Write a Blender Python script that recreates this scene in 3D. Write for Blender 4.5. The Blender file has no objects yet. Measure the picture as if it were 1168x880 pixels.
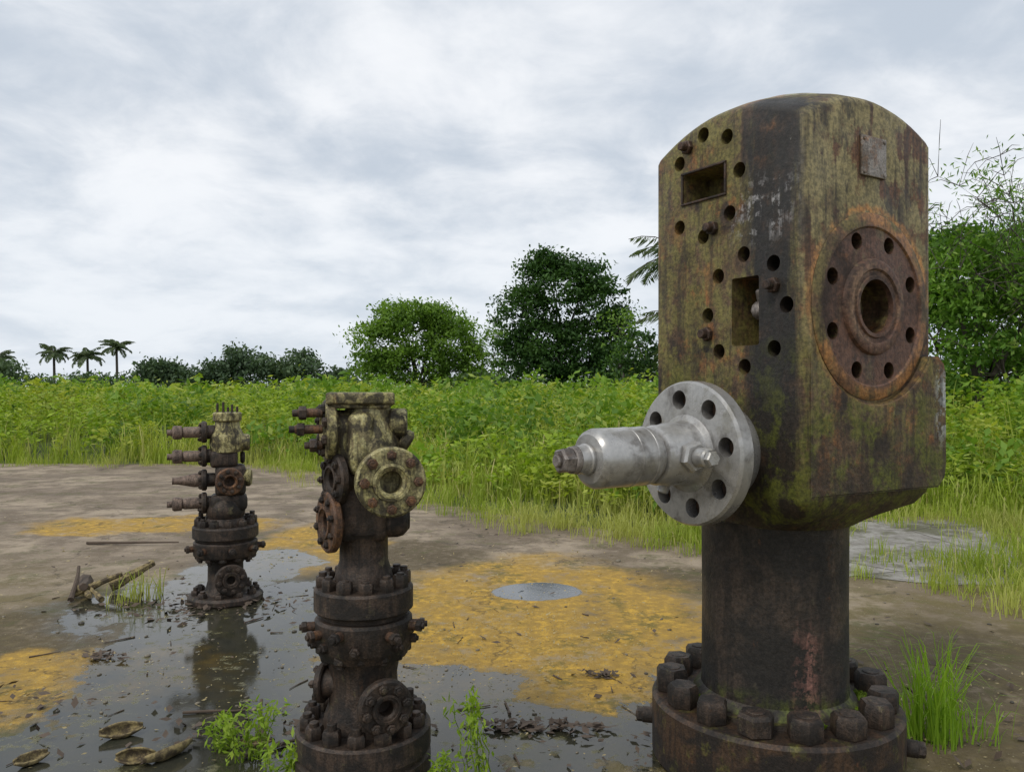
import bpy, bmesh, math, random
import numpy as np
from mathutils import Matrix, Vector
rng=np.random.default_rng(7); random.seed(7)
S=bpy.context.scene
try:
    S.view_settings.view_transform='Standard'; S.view_settings.look='None'; S.view_settings.exposure=0
except Exception: pass
COL=S.collection

# ---------------------------------------------------------------- node helpers
class NT:
    def __init__(s,mat): s.t=mat.node_tree; s.n=s.t.nodes; s.l=s.t.links
    def new(s,k): return s.n.new(k)
    def lk(s,a,b): s.l.new(a,b)
    def val(s,sock,v):
        if isinstance(v,bpy.types.NodeSocket): s.lk(v,sock)
        else: sock.default_value=v
    def noise(s,vec,scale,detail=6,rough=.55,dist=0,out='Fac'):
        n=s.new('ShaderNodeTexNoise'); s.lk(vec,n.inputs['Vector'])
        n.inputs['Scale'].default_value=scale; n.inputs['Detail'].default_value=min(detail,6)
        n.inputs['Roughness'].default_value=rough; n.inputs['Distortion'].default_value=dist
        return n.outputs[out]
    def vor(s,vec,scale,feature='F1',out='Distance'):
        n=s.new('ShaderNodeTexVoronoi'); n.feature=feature; s.lk(vec,n.inputs['Vector']); n.inputs['Scale'].default_value=scale
        return n.outputs[out]
    def map(s,vec,sc,loc=(0,0,0)):
        n=s.new('ShaderNodeMapping'); s.lk(vec,n.inputs['Vector']); n.inputs['Scale'].default_value=sc; n.inputs['Location'].default_value=loc
        return n.outputs[0]
    def step(s,v,a,b,lo=0.,hi=1.):
        n=s.new('ShaderNodeMapRange'); n.interpolation_type='SMOOTHSTEP'
        s.val(n.inputs['Value'],v)
        if a<=b:
            n.inputs['From Min'].default_value=a; n.inputs['From Max'].default_value=b
            n.inputs['To Min'].default_value=lo; n.inputs['To Max'].default_value=hi
        else:
            n.inputs['From Min'].default_value=b; n.inputs['From Max'].default_value=a
            n.inputs['To Min'].default_value=hi; n.inputs['To Max'].default_value=lo
        return n.outputs[0]
    def mix(s,f,a,b,mode='MIX'):
        n=s.new('ShaderNodeMix'); n.data_type='RGBA'; n.blend_type=mode
        s.val(n.inputs[0],f)
        for i,c in ((6,a),(7,b)):
            if isinstance(c,(tuple,list)): n.inputs[i].default_value=(c[0],c[1],c[2],1)
            else: s.lk(c,n.inputs[i])
        return n.outputs[2]
    def m(s,op,a,b=0.,c=None):
        n=s.new('ShaderNodeMath'); n.operation=op; s.val(n.inputs[0],a); s.val(n.inputs[1],b)
        if c is not None: s.val(n.inputs[2],c)
        return n.outputs[0]
    def mul(s,*a):
        r=a[0]
        for x in a[1:]: r=s.m('MULTIPLY',r,x)
        return r
    def vm(s,op,a,b):
        n=s.new('ShaderNodeVectorMath'); n.operation=op; s.lk(a,n.inputs[0])
        if isinstance(b,(tuple,list)): n.inputs[1].default_value=b
        elif b is not None: s.lk(b,n.inputs[1])
        return n
    def bump(s,h,strength,dist,normal=None):
        n=s.new('ShaderNodeBump'); s.lk(h,n.inputs['Height']); s.val(n.inputs['Strength'],strength); n.inputs['Distance'].default_value=dist
        if normal is not None: s.lk(normal,n.inputs['Normal'])
        return n.outputs[0]
def newmat(name):
    m=bpy.data.materials.new(name); m.use_nodes=True
    t=NT(m); b=m.node_tree.nodes['Principled BSDF']
    return m,t,b

def rust_mat(name,dark=(.018,.014,.012),brown=(.07,.04,.025),orange=(.22,.09,.03),moss=(.13,.115,.035),white=(.35,.35,.33),
             w_brown=.5,w_orange=.35,w_moss=.4,w_white=.1,special=None,rough=.62,seed=0.,scale=1.,w_dark=.45,metal=.15,bump=.7,con=1.,iso=False):
    m,t,b=newmat(name)
    tc=t.new('ShaderNodeTexCoord'); P=t.map(tc.outputs['Object'],(scale,)*3,(seed,seed*.7,seed*1.3))
    n1=t.noise(P,5,9,.62,.4); n2=t.noise(t.map(P,(1,1,1),(3,5,2)),9,9,.68); nf=t.noise(P,70,6,.7)
    nm=t.noise(t.map(P,(1,1,1),(7,1,9)),26,7,.7)
    if iso: st=t.noise(t.map(P,(1,1,1),(5,8,1)),7,6,.6); st2=t.noise(t.map(P,(1,1,1),(4,4,1)),13,6,.6)
    else: st=t.noise(t.map(P,(13,13,1.5)),1,7,.65,.3); st2=t.noise(t.map(P,(24,24,2.4),(4,4,1)),1,6,.6,.4)
    def th(v,w,soft=.07):
        c=.5+(.5-w)*.38
        return t.step(v,c-soft,c+soft)
    c=t.mix(th(n1,w_brown,.10),dark,brown)
    mv=t.m('ADD',t.m('MULTIPLY',n2,.65),t.m('MULTIPLY',st,.35)); 
    c=t.mix(t.m('MULTIPLY',th(mv,w_moss,.045),t.step(nm,.35,.58,.4,1)),c,moss)
    ov=t.m('ADD',t.m('MULTIPLY',t.noise(t.map(P,(1,1,1),(11,2,3)),7,9,.7),.65),t.m('MULTIPLY',st2,.35))
    c=t.mix(t.m('MULTIPLY',th(ov,w_orange,.04),t.step(nm,.38,.58,.3,1)),c,orange)
    if special in('block','port'):
        O=t.new('ShaderNodeSeparateXYZ'); t.lk(tc.outputs['Object'],O.inputs[0])
        z=O.outputs[2]
        dx=t.m('SUBTRACT',O.outputs[0],.048); dz=t.m('SUBTRACT',z,1.668)
        d=t.m('SQRT',t.m('ADD',t.m('MULTIPLY',dx,dx),t.m('MULTIPLY',dz,dz)))
        rf=t.step(O.outputs[1],-.36,-.34,1,0)
    if special=='block':
        def near(x,y,a,bb,k=.25):
            dx=t.m('SUBTRACT',O.outputs[0],x); dy=t.m('SUBTRACT',O.outputs[1],y)
            d=t.m('SQRT',t.m('ADD',t.m('MULTIPLY',dx,dx),t.m('MULTIPLY',dy,dy)))
            return t.step(t.m('ADD',d,t.m('MULTIPLY',t.m('SUBTRACT',st,.5),k)),a,bb,1,0)
        zz=t.m('ADD',z,t.m('MULTIPLY',t.m('SUBTRACT',t.m('ADD',t.m('MULTIPLY',st,.5),t.m('MULTIPLY',n1,.5)),.5),1.5))
        c=t.mix(t.mul(rf,t.step(zz,1.55,1.95),t.step(n2,.36,.52,.35,.95)),c,(.235,.20,.095))
        c=t.mix(t.mul(rf,t.step(zz,1.6,1.95),th(ov,.44,.03)),c,(.125,.06,.028))
        c=t.mix(t.mul(rf,t.step(zz,1.75,2.05),th(t.noise(t.map(P,(9,9,2.2),(9,2,4)),1.4,6,.7),.32,.03),.8),c,(.05,.042,.028))
        # greenish-yellow lichen on the far part of the left face
        lich=t.mul(t.step(O.outputs[1],-.15,-.02),t.step(n1,.46,.58),t.step(nm,.4,.52)); c=t.mix(t.m('MULTIPLY',lich,.7),c,(.17,.15,.045))
        k=t.m('MULTIPLY',near(-.30,-.25,.07,.15),t.step(n2,.3,.5,.6,.97))
        c=t.mix(k,c,(.014,.013,.013))
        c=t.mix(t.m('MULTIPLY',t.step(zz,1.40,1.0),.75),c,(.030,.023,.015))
        halo=t.mul(t.step(t.m('ABSOLUTE',t.m('SUBTRACT',t.m('ADD',d,t.m('MULTIPLY',t.m('SUBTRACT',nm,.5),.06)),.328)),.022,.0),rf,t.step(n2,.40,.54,.05,1))
        c=t.mix(t.m('MULTIPLY',halo,t.step(dz,-.1,.2,.3,1)),c,(.44,.22,.07))
        wv=t.mul(near(-.30,-.22,.06,.16),t.step(nm,.50,.57),t.step(z,1.85,1.95),t.step(z,2.15,2.0),t.step(st2,.42,.55))
        c=t.mix(t.m('MULTIPLY',wv,.85),c,(.36,.36,.37))
        g=t.m('MULTIPLY',t.step(n2,.48,.58),t.step(zz,1.6,1.1)); c=t.mix(t.m('MULTIPLY',g,.75),c,(.10,.115,.014))
        e=t.mul(t.step(O.outputs[0],.34,.39),rf,t.step(z,1.5,1.4),t.step(z,1.15,1.3),t.step(nm,.47,.53)); c=t.mix(e,c,(.38,.41,.40))
        tp=t.step(z,2.385,2.405); c=t.mix(t.m('MULTIPLY',tp,.9),c,t.mix(t.step(n2,.42,.56),(.32,.14,.07),(.27,.29,.20)))
    if special=='port':
        dd=t.m('ADD',d,t.m('MULTIPLY',t.m('SUBTRACT',nm,.5),.06))
        c=t.mix(t.mul(t.step(dd,.262,.29),t.step(n2,.38,.55,.3,1)),c,t.mix(t.step(n1,.46,.58),(.14,.115,.045),(.34,.165,.055)))
        c=t.mix(t.mul(t.step(t.m('ABSOLUTE',t.m('SUBTRACT',dd,.13)),.03,.01),t.step(n2,.42,.55)),c,(.19,.12,.075))
    if special=='column':
        O=t.new('ShaderNodeSeparateXYZ'); t.lk(tc.outputs['Object'],O.inputs[0])
        k=t.mul(t.step(nm,.46,.53),t.step(t.m('ADD',O.outputs[2],t.m('MULTIPLY',st,.3)),.80,.66),t.step(O.outputs[0],-.04,-.12),t.step(O.outputs[1],-.24,-.20,1,0))
        c=t.mix(t.m('MULTIPLY',k,.9),c,(.25,.125,.10))
        g=t.m('MULTIPLY',t.step(n2,.45,.6),t.step(O.outputs[2],.36,.25)); c=t.mix(g,c,(.09,.11,.02))
    if special=='camo':
        cn=t.noise(t.map(P,(1,1,.75),(2,8,5)),11,6,.6,.8)
        c=t.mix(t.m('MULTIPLY',t.step(cn,.50,.57),.9),c,(.045,.038,.022)); 
        c=t.mix(t.mul(t.step(cn,.46,.41),t.step(nm,.4,.5),.85),c,(.42,.39,.20))
    wn=t.noise(t.map(P,(1,1,.6),(21,8,3)),24,8,.75)
    c=t.mix(t.step(wn,.78-.22*w_white-.04,.78-.22*w_white+.03,0,.85),c,white)
    c=t.mix(t.m('MULTIPLY',th(st2,w_dark,.08),.65),c,dark)
    c=t.mix(1,c,t.mix(t.step(nf,.33,.67),(1-.45*con,)*3,(1+.45*con,1+.4*con,1+.35*con)),'MULTIPLY')
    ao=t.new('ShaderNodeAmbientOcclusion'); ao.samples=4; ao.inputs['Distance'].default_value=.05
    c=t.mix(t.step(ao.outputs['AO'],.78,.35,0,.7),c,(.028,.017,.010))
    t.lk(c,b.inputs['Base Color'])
    t.lk(t.step(n1,.3,.7,rough+.12,rough-.12),b.inputs['Roughness']); b.inputs['Metallic'].default_value=metal
    h=t.m('ADD',t.m('MULTIPLY',nf,.35),t.m('ADD',t.m('MULTIPLY',nm,.9),t.m('MULTIPLY',n2,.8)))
    t.lk(t.bump(h,bump,.006),b.inputs['Normal'])
    return m

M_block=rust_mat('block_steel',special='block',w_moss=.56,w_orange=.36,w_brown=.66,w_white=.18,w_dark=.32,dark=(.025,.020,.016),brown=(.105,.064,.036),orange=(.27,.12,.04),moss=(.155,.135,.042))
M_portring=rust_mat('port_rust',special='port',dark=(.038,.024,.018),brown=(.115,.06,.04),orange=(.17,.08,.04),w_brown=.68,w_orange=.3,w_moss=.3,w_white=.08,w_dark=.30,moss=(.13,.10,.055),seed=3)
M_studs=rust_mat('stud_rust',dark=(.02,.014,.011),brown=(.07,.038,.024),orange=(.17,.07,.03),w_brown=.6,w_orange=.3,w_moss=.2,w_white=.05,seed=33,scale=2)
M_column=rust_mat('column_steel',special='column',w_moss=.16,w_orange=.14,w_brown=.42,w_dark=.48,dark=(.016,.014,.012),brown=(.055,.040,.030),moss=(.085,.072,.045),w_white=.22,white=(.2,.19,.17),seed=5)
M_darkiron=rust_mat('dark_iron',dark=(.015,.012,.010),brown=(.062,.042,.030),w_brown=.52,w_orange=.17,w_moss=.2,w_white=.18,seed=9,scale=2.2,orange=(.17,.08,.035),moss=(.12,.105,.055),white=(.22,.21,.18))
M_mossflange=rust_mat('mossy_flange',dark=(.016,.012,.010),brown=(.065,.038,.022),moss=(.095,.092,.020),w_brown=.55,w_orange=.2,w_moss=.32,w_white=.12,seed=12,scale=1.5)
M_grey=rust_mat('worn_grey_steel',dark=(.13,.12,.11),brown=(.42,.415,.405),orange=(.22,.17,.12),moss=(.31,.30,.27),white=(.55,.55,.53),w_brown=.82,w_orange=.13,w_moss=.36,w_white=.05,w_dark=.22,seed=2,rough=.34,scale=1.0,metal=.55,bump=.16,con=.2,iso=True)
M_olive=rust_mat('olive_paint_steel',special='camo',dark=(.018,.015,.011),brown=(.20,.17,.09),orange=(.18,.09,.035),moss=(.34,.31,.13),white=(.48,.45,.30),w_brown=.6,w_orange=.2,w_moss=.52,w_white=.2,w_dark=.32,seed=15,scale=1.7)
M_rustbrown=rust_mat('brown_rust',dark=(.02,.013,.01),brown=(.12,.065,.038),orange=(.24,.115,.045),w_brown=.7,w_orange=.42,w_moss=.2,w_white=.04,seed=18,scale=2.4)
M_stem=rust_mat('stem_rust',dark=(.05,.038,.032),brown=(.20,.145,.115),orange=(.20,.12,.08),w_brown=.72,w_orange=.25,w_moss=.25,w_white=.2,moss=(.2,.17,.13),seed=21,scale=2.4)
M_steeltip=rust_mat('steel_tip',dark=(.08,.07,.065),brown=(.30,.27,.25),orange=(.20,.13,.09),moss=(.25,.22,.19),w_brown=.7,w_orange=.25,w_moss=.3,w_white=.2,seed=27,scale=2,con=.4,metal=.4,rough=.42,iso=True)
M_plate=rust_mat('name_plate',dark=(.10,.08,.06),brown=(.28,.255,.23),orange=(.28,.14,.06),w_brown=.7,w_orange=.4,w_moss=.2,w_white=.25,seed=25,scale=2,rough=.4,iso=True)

# ---------------------------------------------------------------- mesh helpers
def axisM(p,ax,roll=0):
    z=Vector(ax).normalized(); q=z.to_track_quat('Z','Y')
    return Matrix.Translation(Vector(p))@q.to_matrix().to_4x4()@Matrix.Rotation(roll,4,'Z')
def lathe(bm,M,prof,seg=48):
    rings=[]
    for r,z in prof:
        if r<=1e-6: rings.append([bm.verts.new(M@Vector((0,0,z)))])
        else: rings.append([bm.verts.new(M@Vector((r*math.cos(2*math.pi*i/seg),r*math.sin(2*math.pi*i/seg),z))) for i in range(seg)])
    for a,b in zip(rings,rings[1:]):
        for i in range(seg):
            j=(i+1)%seg
            if len(a)==1 and len(b)==1: break
            if len(a)==1: bm.faces.new((a[0],b[i],b[j]))
            elif len(b)==1: bm.faces.new((a[i],a[j],b[0]))
            else: bm.faces.new((a[i],a[j],b[j],b[i]))
def cyl(bm,p,ax,r,L,bev=.004,seg=32,r2=None,roll=0):
    r2=r if r2 is None else r2
    bev=min(bev,r*.4,r2*.4,L*.4)
    lathe(bm,axisM(p,ax,roll),[(0,0),(r-bev,0),(r,bev),(r2,L-bev),(r2-bev,L),(0,L)],seg)
def hexn(bm,p,ax,r,h,roll=None,stud=.5):
    roll=random.random()*6 if roll is None else roll
    ax=Vector(ax).normalized()+Vector((random.uniform(-.03,.03),)*3)
    lathe(bm,axisM(p,ax,roll),[(0,0),(r*.93,0),(r,h*.08),(r,h*.82),(r*.84,h),(0,h)],6)
    if stud>0: cyl(bm,Vector(p)+ax.normalized()*(h*.9),ax,r*.52,h*stud*(.5+.9*random.random()),.002,12)
def box(bm,c,s,bev=.01,M=Matrix.Identity(4)):
    r=bmesh.ops.create_cube(bm,size=1,matrix=M@Matrix.Translation(c)@Matrix.Diagonal((s[0],s[1],s[2],1)))
    if bev>0:
        es=set(e for v in r['verts'] for e in v.link_edges)
        bmesh.ops.bevel(bm,geom=list(es),offset=bev,segments=3,profile=.5,affect='EDGES')
def boltring(bm,c,ax,R,n,r,h,off=0,stud=.5,skip=()):
    M=axisM(c,ax)
    for i in range(n):
        if i in skip: continue
        a=2*math.pi*i/n+off
        hexn(bm,M@Vector((R*math.cos(a),R*math.sin(a),0)),ax,r*(.93+.14*random.random()),h*(.9+.25*random.random()),stud=stud)
def empty(name,loc,rot=0):
    e=bpy.data.objects.new(name,None); COL.objects.link(e); e.location=loc; e.rotation_euler=(0,0,rot); e.empty_display_size=.2
    return e
def finish(bm,name,mat,parent=None,ang=32,smooth=True):
    bmesh.ops.recalc_face_normals(bm,faces=bm.faces)
    me=bpy.data.meshes.new(name); bm.to_mesh(me); bm.free()
    if smooth:
        me.shade_smooth(); me.set_sharp_from_angle(angle=math.radians(ang))
    o=bpy.data.objects.new(name,me); COL.objects.link(o)
    if mat: me.materials.append(mat)
    if parent: o.parent=parent
    return o
def boolean(o,cutter,ang=32):
    md=o.modifiers.new('b','BOOLEAN'); md.operation='DIFFERENCE'; md.object=cutter; md.solver='EXACT'
    bpy.context.view_layer.update()
    dg=bpy.context.evaluated_depsgraph_get()
    me=bpy.data.meshes.new_from_object(o.evaluated_get(dg)); o.modifiers.clear()
    old=o.data; o.data=me; bpy.data.meshes.remove(old)
    me.shade_smooth(); me.set_sharp_from_angle(angle=math.radians(ang))
def kill(o): 
    me=o.data; bpy.data.objects.remove(o); bpy.data.meshes.remove(me)
def tube(bm,pts,rad,seg=8):
    rings=[]
    n=len(pts); pts=[Vector(p) for p in pts]
    for i,p in enumerate(pts):
        d=(pts[min(i+1,n-1)]-pts[max(i-1,0)]).normalized()
        M=axisM(p,d); rings.append([bm.verts.new(M@Vector((rad[i]*math.cos(2*math.pi*k/seg),rad[i]*math.sin(2*math.pi*k/seg),0))) for k in range(seg)])
    for a,b in zip(rings,rings[1:]):
        off=min(range(seg),key=lambda s:(a[0].co-b[s].co).length)
        for k in range(seg):
            bm.faces.new((a[k],a[(k+1)%seg],b[(k+1+off)%seg],b[(k+off)%seg]))
    bm.faces.new(rings[0]); bm.faces.new(rings[-1][::-1])

# ================================================================= BIG WELLHEAD BLOCK
W=empty('wellhead_valve_block',(.985,3.0,0),math.radians(31.7))
cx,cy=.048,-.029; H=.3475
def zt(x,y): return 2.27+.79*(2*H*H-(x*x+y*y))
bm=bmesh.new()
per=[]; rc=.022
for q in range(4):
    a0=q*math.pi/2
    ccx=(H-rc)*(1 if q in(0,3) else -1); ccy=(H-rc)*(1 if q in(0,1) else -1)
    for k in range(5):
        a=a0+k*math.pi/8; per.append((ccx+rc*math.cos(a),ccy+rc*math.sin(a)))
    nq=(q+1)%4; a=a0+math.pi/2
    nx=(H-rc)*(1 if nq in(0,3) else -1)+rc*math.cos(a); ny=(H-rc)*(1 if nq in(0,1) else -1)+rc*math.sin(a)
    lx,ly=per[-1]
    for k in range(1,14): per.append((lx+(nx-lx)*k/14,ly+(ny-ly)*k/14))
def ring(fn): return [bm.verts.new(fn(x,y)) for x,y in per]
def circ(x,y,R,z):
    l=math.hypot(x,y); return (cx*.2+x/l*R,cy*.2+y/l*R,z)
rings=[ring(lambda x,y:circ(x,y,.275,.905)),ring(lambda x,y:(cx+x*.90,cy+y*.90,.975)),ring(lambda x,y:(cx+x*.985,cy+y*.985,1.018)),ring(lambda x,y:(cx+x,cy+y,1.038)),
       ring(lambda x,y:(cx+x,cy+y,zt(x,y)-.018)),ring(lambda x,y:(cx+x*.985,cy+y*.985,zt(x,y)-.003))]
for s in(.93,.75,.5,.25): rings.append(ring(lambda x,y,s=s:(cx+x*s,cy+y*s,zt(x*s,y*s))))
for a,b in zip(rings,rings[1:]):
    n=len(a)
    for i in range(n): bm.faces.new((a[i],a[(i+1)%n],b[(i+1)%n],b[i]))
bm.faces.new(rings[0][::-1]); bm.faces.new(rings[-1])
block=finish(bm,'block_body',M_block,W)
bm=bmesh.new()
fy=cy-H; pz=1.668
poly=[(-.322,1.505),(-.285,1.500)]
for k in range(21):
    a=math.radians(210+k*6); poly.append((.327*math.cos(a),pz+.327*math.sin(a)))
poly+=[(.285,1.505),(.335,1.505),(.362,1.485),(.374,1.45),(.378,1.12),(.368,1.07),(.335,1.038),(-.322,1.038)]
th_=lambda x:.0015+.040*max(0,(x+.28)/.63)**.8
f=[bm.verts.new((cx+x,fy+.03,z)) for x,z in poly]; g=[bm.verts.new((cx+x,fy-th_(x),z)) for x,z in poly]
bm.faces.new(f); bm.faces.new(g[::-1])
fs=set(g)
for i in range(len(f)):
    j=(i+1)%len(f); bm.faces.new((f[i],f[j],g[j],g[i]))
bmesh.ops.recalc_face_normals(bm,faces=bm.faces)
ed=[e for e in bm.edges if e.verts[0] in fs and e.verts[1] in fs and max(e.verts[0].co.x,e.verts[1].co.x)>cx-.2]
bmesh.ops.bevel(bm,geom=ed,offset=.008,segments=3,affect='EDGES')
bmesh.ops.triangulate(bm,faces=[f for f in bm.faces if len(f.verts)>4])
pad=finish(bm,'face_pad',M_block,W)
bm=bmesh.new()
lathe(bm,axisM((cx,fy,pz),(0,-1,0)),[(0,-.05),(.305,-.05),(.318,-.04),(.318,.002),(.308,.008),(.272,.009),(.266,.003),(.165,.003),(.160,.014),(.150,.019),(.128,.019),(.122,.012),(.108,.012),(.104,.018),(0,.018)],72)
port=finish(bm,'port_ring',M_portring,W)
bm=bmesh.new()
lathe(bm,axisM((cx,fy+.22,pz),(0,-1,0)),[(0,0),(.07,0),(.07,.10),(.092,.12),(.092,.40),(0,.40)],40)
for k in range(8):
    a=math.radians(22.5+45*k)
    cyl(bm,(cx+.232*math.cos(a),fy+.05,pz+.232*math.sin(a)),(0,-1,0),.029,.3,.001,20)
c1=finish(bm,'c1',None,W)
bm=bmesh.new(); fx=cx-H
holes=[(-.094,2.312),(.02,2.276),(-.216,2.235),(.076,2.146),(.032,2.005),(-.216,1.995),(-.094,1.942),(.096,1.852),(-.021,1.79),(.223,1.805),(.276,1.664),(.226,1.524),(.1,1.466),(-.018,1.522),(-.072,1.654)]
for s,z in holes: cyl(bm,(fx+.10,cy-s,z),(-1,0,0),.0275,.2,.001,20)
box(bm,(fx+.02,cy+.093,2.133),(.24,.205,.105),.008)
box(bm,(fx+.03,cy-.1025,1.656),(.26,.12,.235),.008)
c2=finish(bm,'c2',None,W)
boolean(block,c1); boolean(block,c2); boolean(port,c1); kill(c1); kill(c2)
bm=bmesh.new()
for (s,z,w,h,t) in ((-.093,2.133,.205,.105,.009),):
    for dz in(-1,1): box(bm,(fx-.001,cy-s,z+dz*(h/2+t/2)),(.012,w+2*t,t),.003)
    for dy in(-1,1): box(bm,(fx-.0005,cy-s+dy*(w/2+t/2),z),(.011,t,h),.003)
for s,z in((-.17,2.285),(-.045,1.965),(.226,1.732),(-.07,1.587)):
    cyl(bm,(fx+.02,cy-s,z),(-1,0,0),.016,.062,.003,16); hexn(bm,(fx-.001,cy-s,z),(-1,0,0),.026,.018,stud=0)
finish(bm,'studs_and_slot_frame',M_studs,W)
bm=bmesh.new()
cyl(bm,(fx+.09,cy-.13,1.60),(-.3,0,1),.022,.14,.006,16); bmesh.ops.create_icosphere(bm,subdivisions=2,radius=.035,matrix=Matrix.Translation((fx+.055,cy-.125,1.66)))
cyl(bm,(cx,fy+.19,pz-.02),(0,-1,0),.03,.03,.005)
finish(bm,'inner_valve_parts',M_steeltip,W)
bm=bmesh.new(); box(bm,(cx+.0,fy-.004,2.175),(.135,.010,.135),.003)
for dx in(-1,1):
    for dz in(-1,1): cyl(bm,(cx+dx*.056,fy-.006,2.175+dz*.056),(0,-1,0),.007,.007,.002,10)
finish(bm,'name_plate',M_plate,W)
bm=bmesh.new()
lathe(bm,Matrix.Identity(4),[(0,.2),(.30,.2),(.30,.245),(.285,.27),(.267,.285),(.264,.32),(.262,.6),(.264,.88),(.272,.912),(0,.93)],72)
finish(bm,'column',M_column,W)
bm=bmesh.new()
lathe(bm,Matrix.Identity(4),[(0,0),(.40,0),(.44,.005),(.45,.02),(.45,.225),(.438,.238),(.33,.24),(.325,.252),(.0,.252)],96)
finish(bm,'base_flange',M_mossflange,W)
bm=bmesh.new(); boltring(bm,(0,0,.238),(0,0,1),.375,15,.060,.078,.13,stud=.12)
for k in range(4):
    a=math.radians(-150+k*95); d=(math.cos(a),math.sin(a),0); cyl(bm,(d[0]*.44,d[1]*.44,.12),d,.03,.05,.004,20); hexn(bm,(d[0]*.48,d[1]*.48,.12),d,.028,.03,stud=.3)
finish(bm,'flange_nuts',M_darkiron,W)
zc=1.17; nx=(-1,0,0); OF=.040
def BP(t,s=0,z=zc): return (fx-t-OF,cy-s,z)
bm=bmesh.new()
lathe(bm,axisM(BP(-.05),nx),[(0,0),(.17,0),(.17,.115),(.235,.118),(.247,.130),(.247,.175),(.240,.186),(.20,.188),(0,.188)],72)
fl=finish(bm,'bonnet_flange',M_grey,W)
bm=bmesh.new()
for k in range(8):
    a=math.radians(45*k+10); cyl(bm,BP(.03,.185*math.cos(a),zc+.185*math.sin(a)),nx,.033,.2,.001,24)
c=finish(bm,'c',None,W); boolean(fl,c); kill(c)
bm=bmesh.new()
for k in range(8):
    a=math.radians(45*k+10); cyl(bm,BP(.06,.185*math.cos(a),zc+.185*math.sin(a)),nx,.032,.030,.002,20)
finish(bm,'bolt_hole_rust',M_rustbrown,W)
bm=bmesh.new()
lathe(bm,axisM(BP(.13),nx),[(0,0),(.135,0),(.132,.010),(.112,.022),(.106,.035),(.106,.10),(.100,.115),(.100,.15),(.094,.162),(.082,.168),(.082,.184),(.094,.190),(.096,.20),(.096,.40),(.090,.415),(.078,.425),(.05,.428),(.05,.438),(.045,.442),(.045,.475),(0,.475)],56)
for t in (.305,.37): lathe(bm,axisM(BP(t+.03),nx),[(0,0),(.096,0),(.0975,.002),(.0975,.007),(.096,.009),(0,.009)],56)
finish(bm,'bonnet_stem_housing',M_grey,W)
bm=bmesh.new()
cyl(bm,BP(.59),nx,.043,.035,.004,24); hexn(bm,BP(.622),nx,.041,.045,.2,stud=0); cyl(bm,BP(.662),nx,.020,.018,.004,20)
finish(bm,'stem_end',M_steeltip,W)
bm=bmesh.new()
hexn(bm,BP(.205,.085),(-.15,-1,0),.052,.05,.3,0); cyl(bm,BP(.205,.12),(-.15,-1,0),.032,.07,.006,20); hexn(bm,BP(.215,.185),(-.15,-1,0),.026,.025,stud=0)
cyl(bm,BP(.20,-.03,1.085),(-.2,.2,-1),.02,.05)
finish(bm,'grease_fitting',M_grey,W)

# ================================================================= SMALLER WELLHEADS
def flange_face(bmF,bmN,c,ax,r,t,n,nr,R=None,bore=.03,neck=0,neckr=.06,off=.2):
    R=R or r*.74
    ax=Vector(ax).normalized(); c=Vector(c)
    lathe(bmF,axisM(c,ax),[(bore,-.10),(neckr,-.0),(r-.006,0),(r,.005),(r,t-.006),(r-.007,t),(r*.55,t),(r*.53,t+.008),(r*.45,t+.009),(r*.43,t+.003),(bore*1.25,t+.003),(bore,t-.004),(bore,-.02),(0,-.02)],40)
    if neck>0: lathe(bmF,axisM(c-ax*neck,ax),[(0,0),(neckr,0),(neckr,neck*.7),(neckr*1.15,neck-.001),(0,neck-.021)],32)
    if n: boltring(bmN,c+ax*t,ax,R,n,nr,nr*.85,off,stud=.45)
wellhead=empty
E=wellhead('wellhead_christmas_tree',(-.53,2.85,0),.184)
dk,ol,rb,nu,nuo=[bmesh.new() for _ in range(5)]
I=Matrix.Identity(4)
lathe(dk,I,[(0,0),(.225,0),(.238,.01),(.238,.095),(.225,.102),(.225,.112),(.238,.12),(.238,.192),(.228,.2),(.0,.2)],64)
boltring(nu,(0,0,.198),(0,0,1),.195,14,.032,.045,.1,stud=.5)
lathe(dk,I,[(0,.19),(.145,.19),(.138,.24),(.122,.28),(.118,.38),(.125,.42),(.135,.45),(0,.46)],48)
flange_face(dk,nu,(.065,-.165,.318),(.3,-1,0),.094,.035,8,.017,bore=.026,neck=.12,neckr=.06)
flange_face(dk,nu,(-.13,.0,.35),(-1,.35,.0),.07,.025,6,.014,bore=.02,neck=.08,neckr=.045)
cyl(dk,(.10,-.02,.25),(1,-.3,0),.03,.07); 
lathe(dk,I,[(0,.45),(.155,.45),(.168,.478),(.172,.485),(.172,.575),(.164,.585),(.15,.587),(.15,.603),(.166,.605),(.175,.613),(.175,.683),(.168,.692),(.11,.697),(.10,.72),(0,.72)],64)
boltring(nu,(0,0,.690),(0,0,1),.142,12,.027,.042,.05,stud=.35)
boltring(nu,(0,0,.482),(0,0,-1),.142,12,.026,.032,.05,stud=.4)
for k,a in enumerate((-175,-150,-118,-60,-22,-4,60,130)):
    a=math.radians(a); d=Vector((math.cos(a),math.sin(a),0)); z=.545 if k%2 else .555
    cyl(rb,d*.165+Vector((0,0,z)),d,.017,.035,.003,16); hexn(nu,d*.198+Vector((0,0,z)),d,.021,.018,stud=.9)
for a in (-165,-140,-100,-50,-15,20,100):
    a=math.radians(a); d=Vector((math.cos(a),math.sin(a),0)); hexn(nu,d*.170+Vector((0,0,.505)),d,.018,.02,stud=.6)
lathe(dk,I,[(0,.70),(.108,.70),(.098,.74),(.086,.78),(.085,.86),(.10,.885),(0,.89)],48)
box(dk,(-.005,0,.95),(.185,.18,.20),.035)
box(dk,(.085,.0,.915),(.145,.15,.105),.04)
box(dk,(-.012,0,1.08),(.15,.17,.30),.03)
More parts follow.
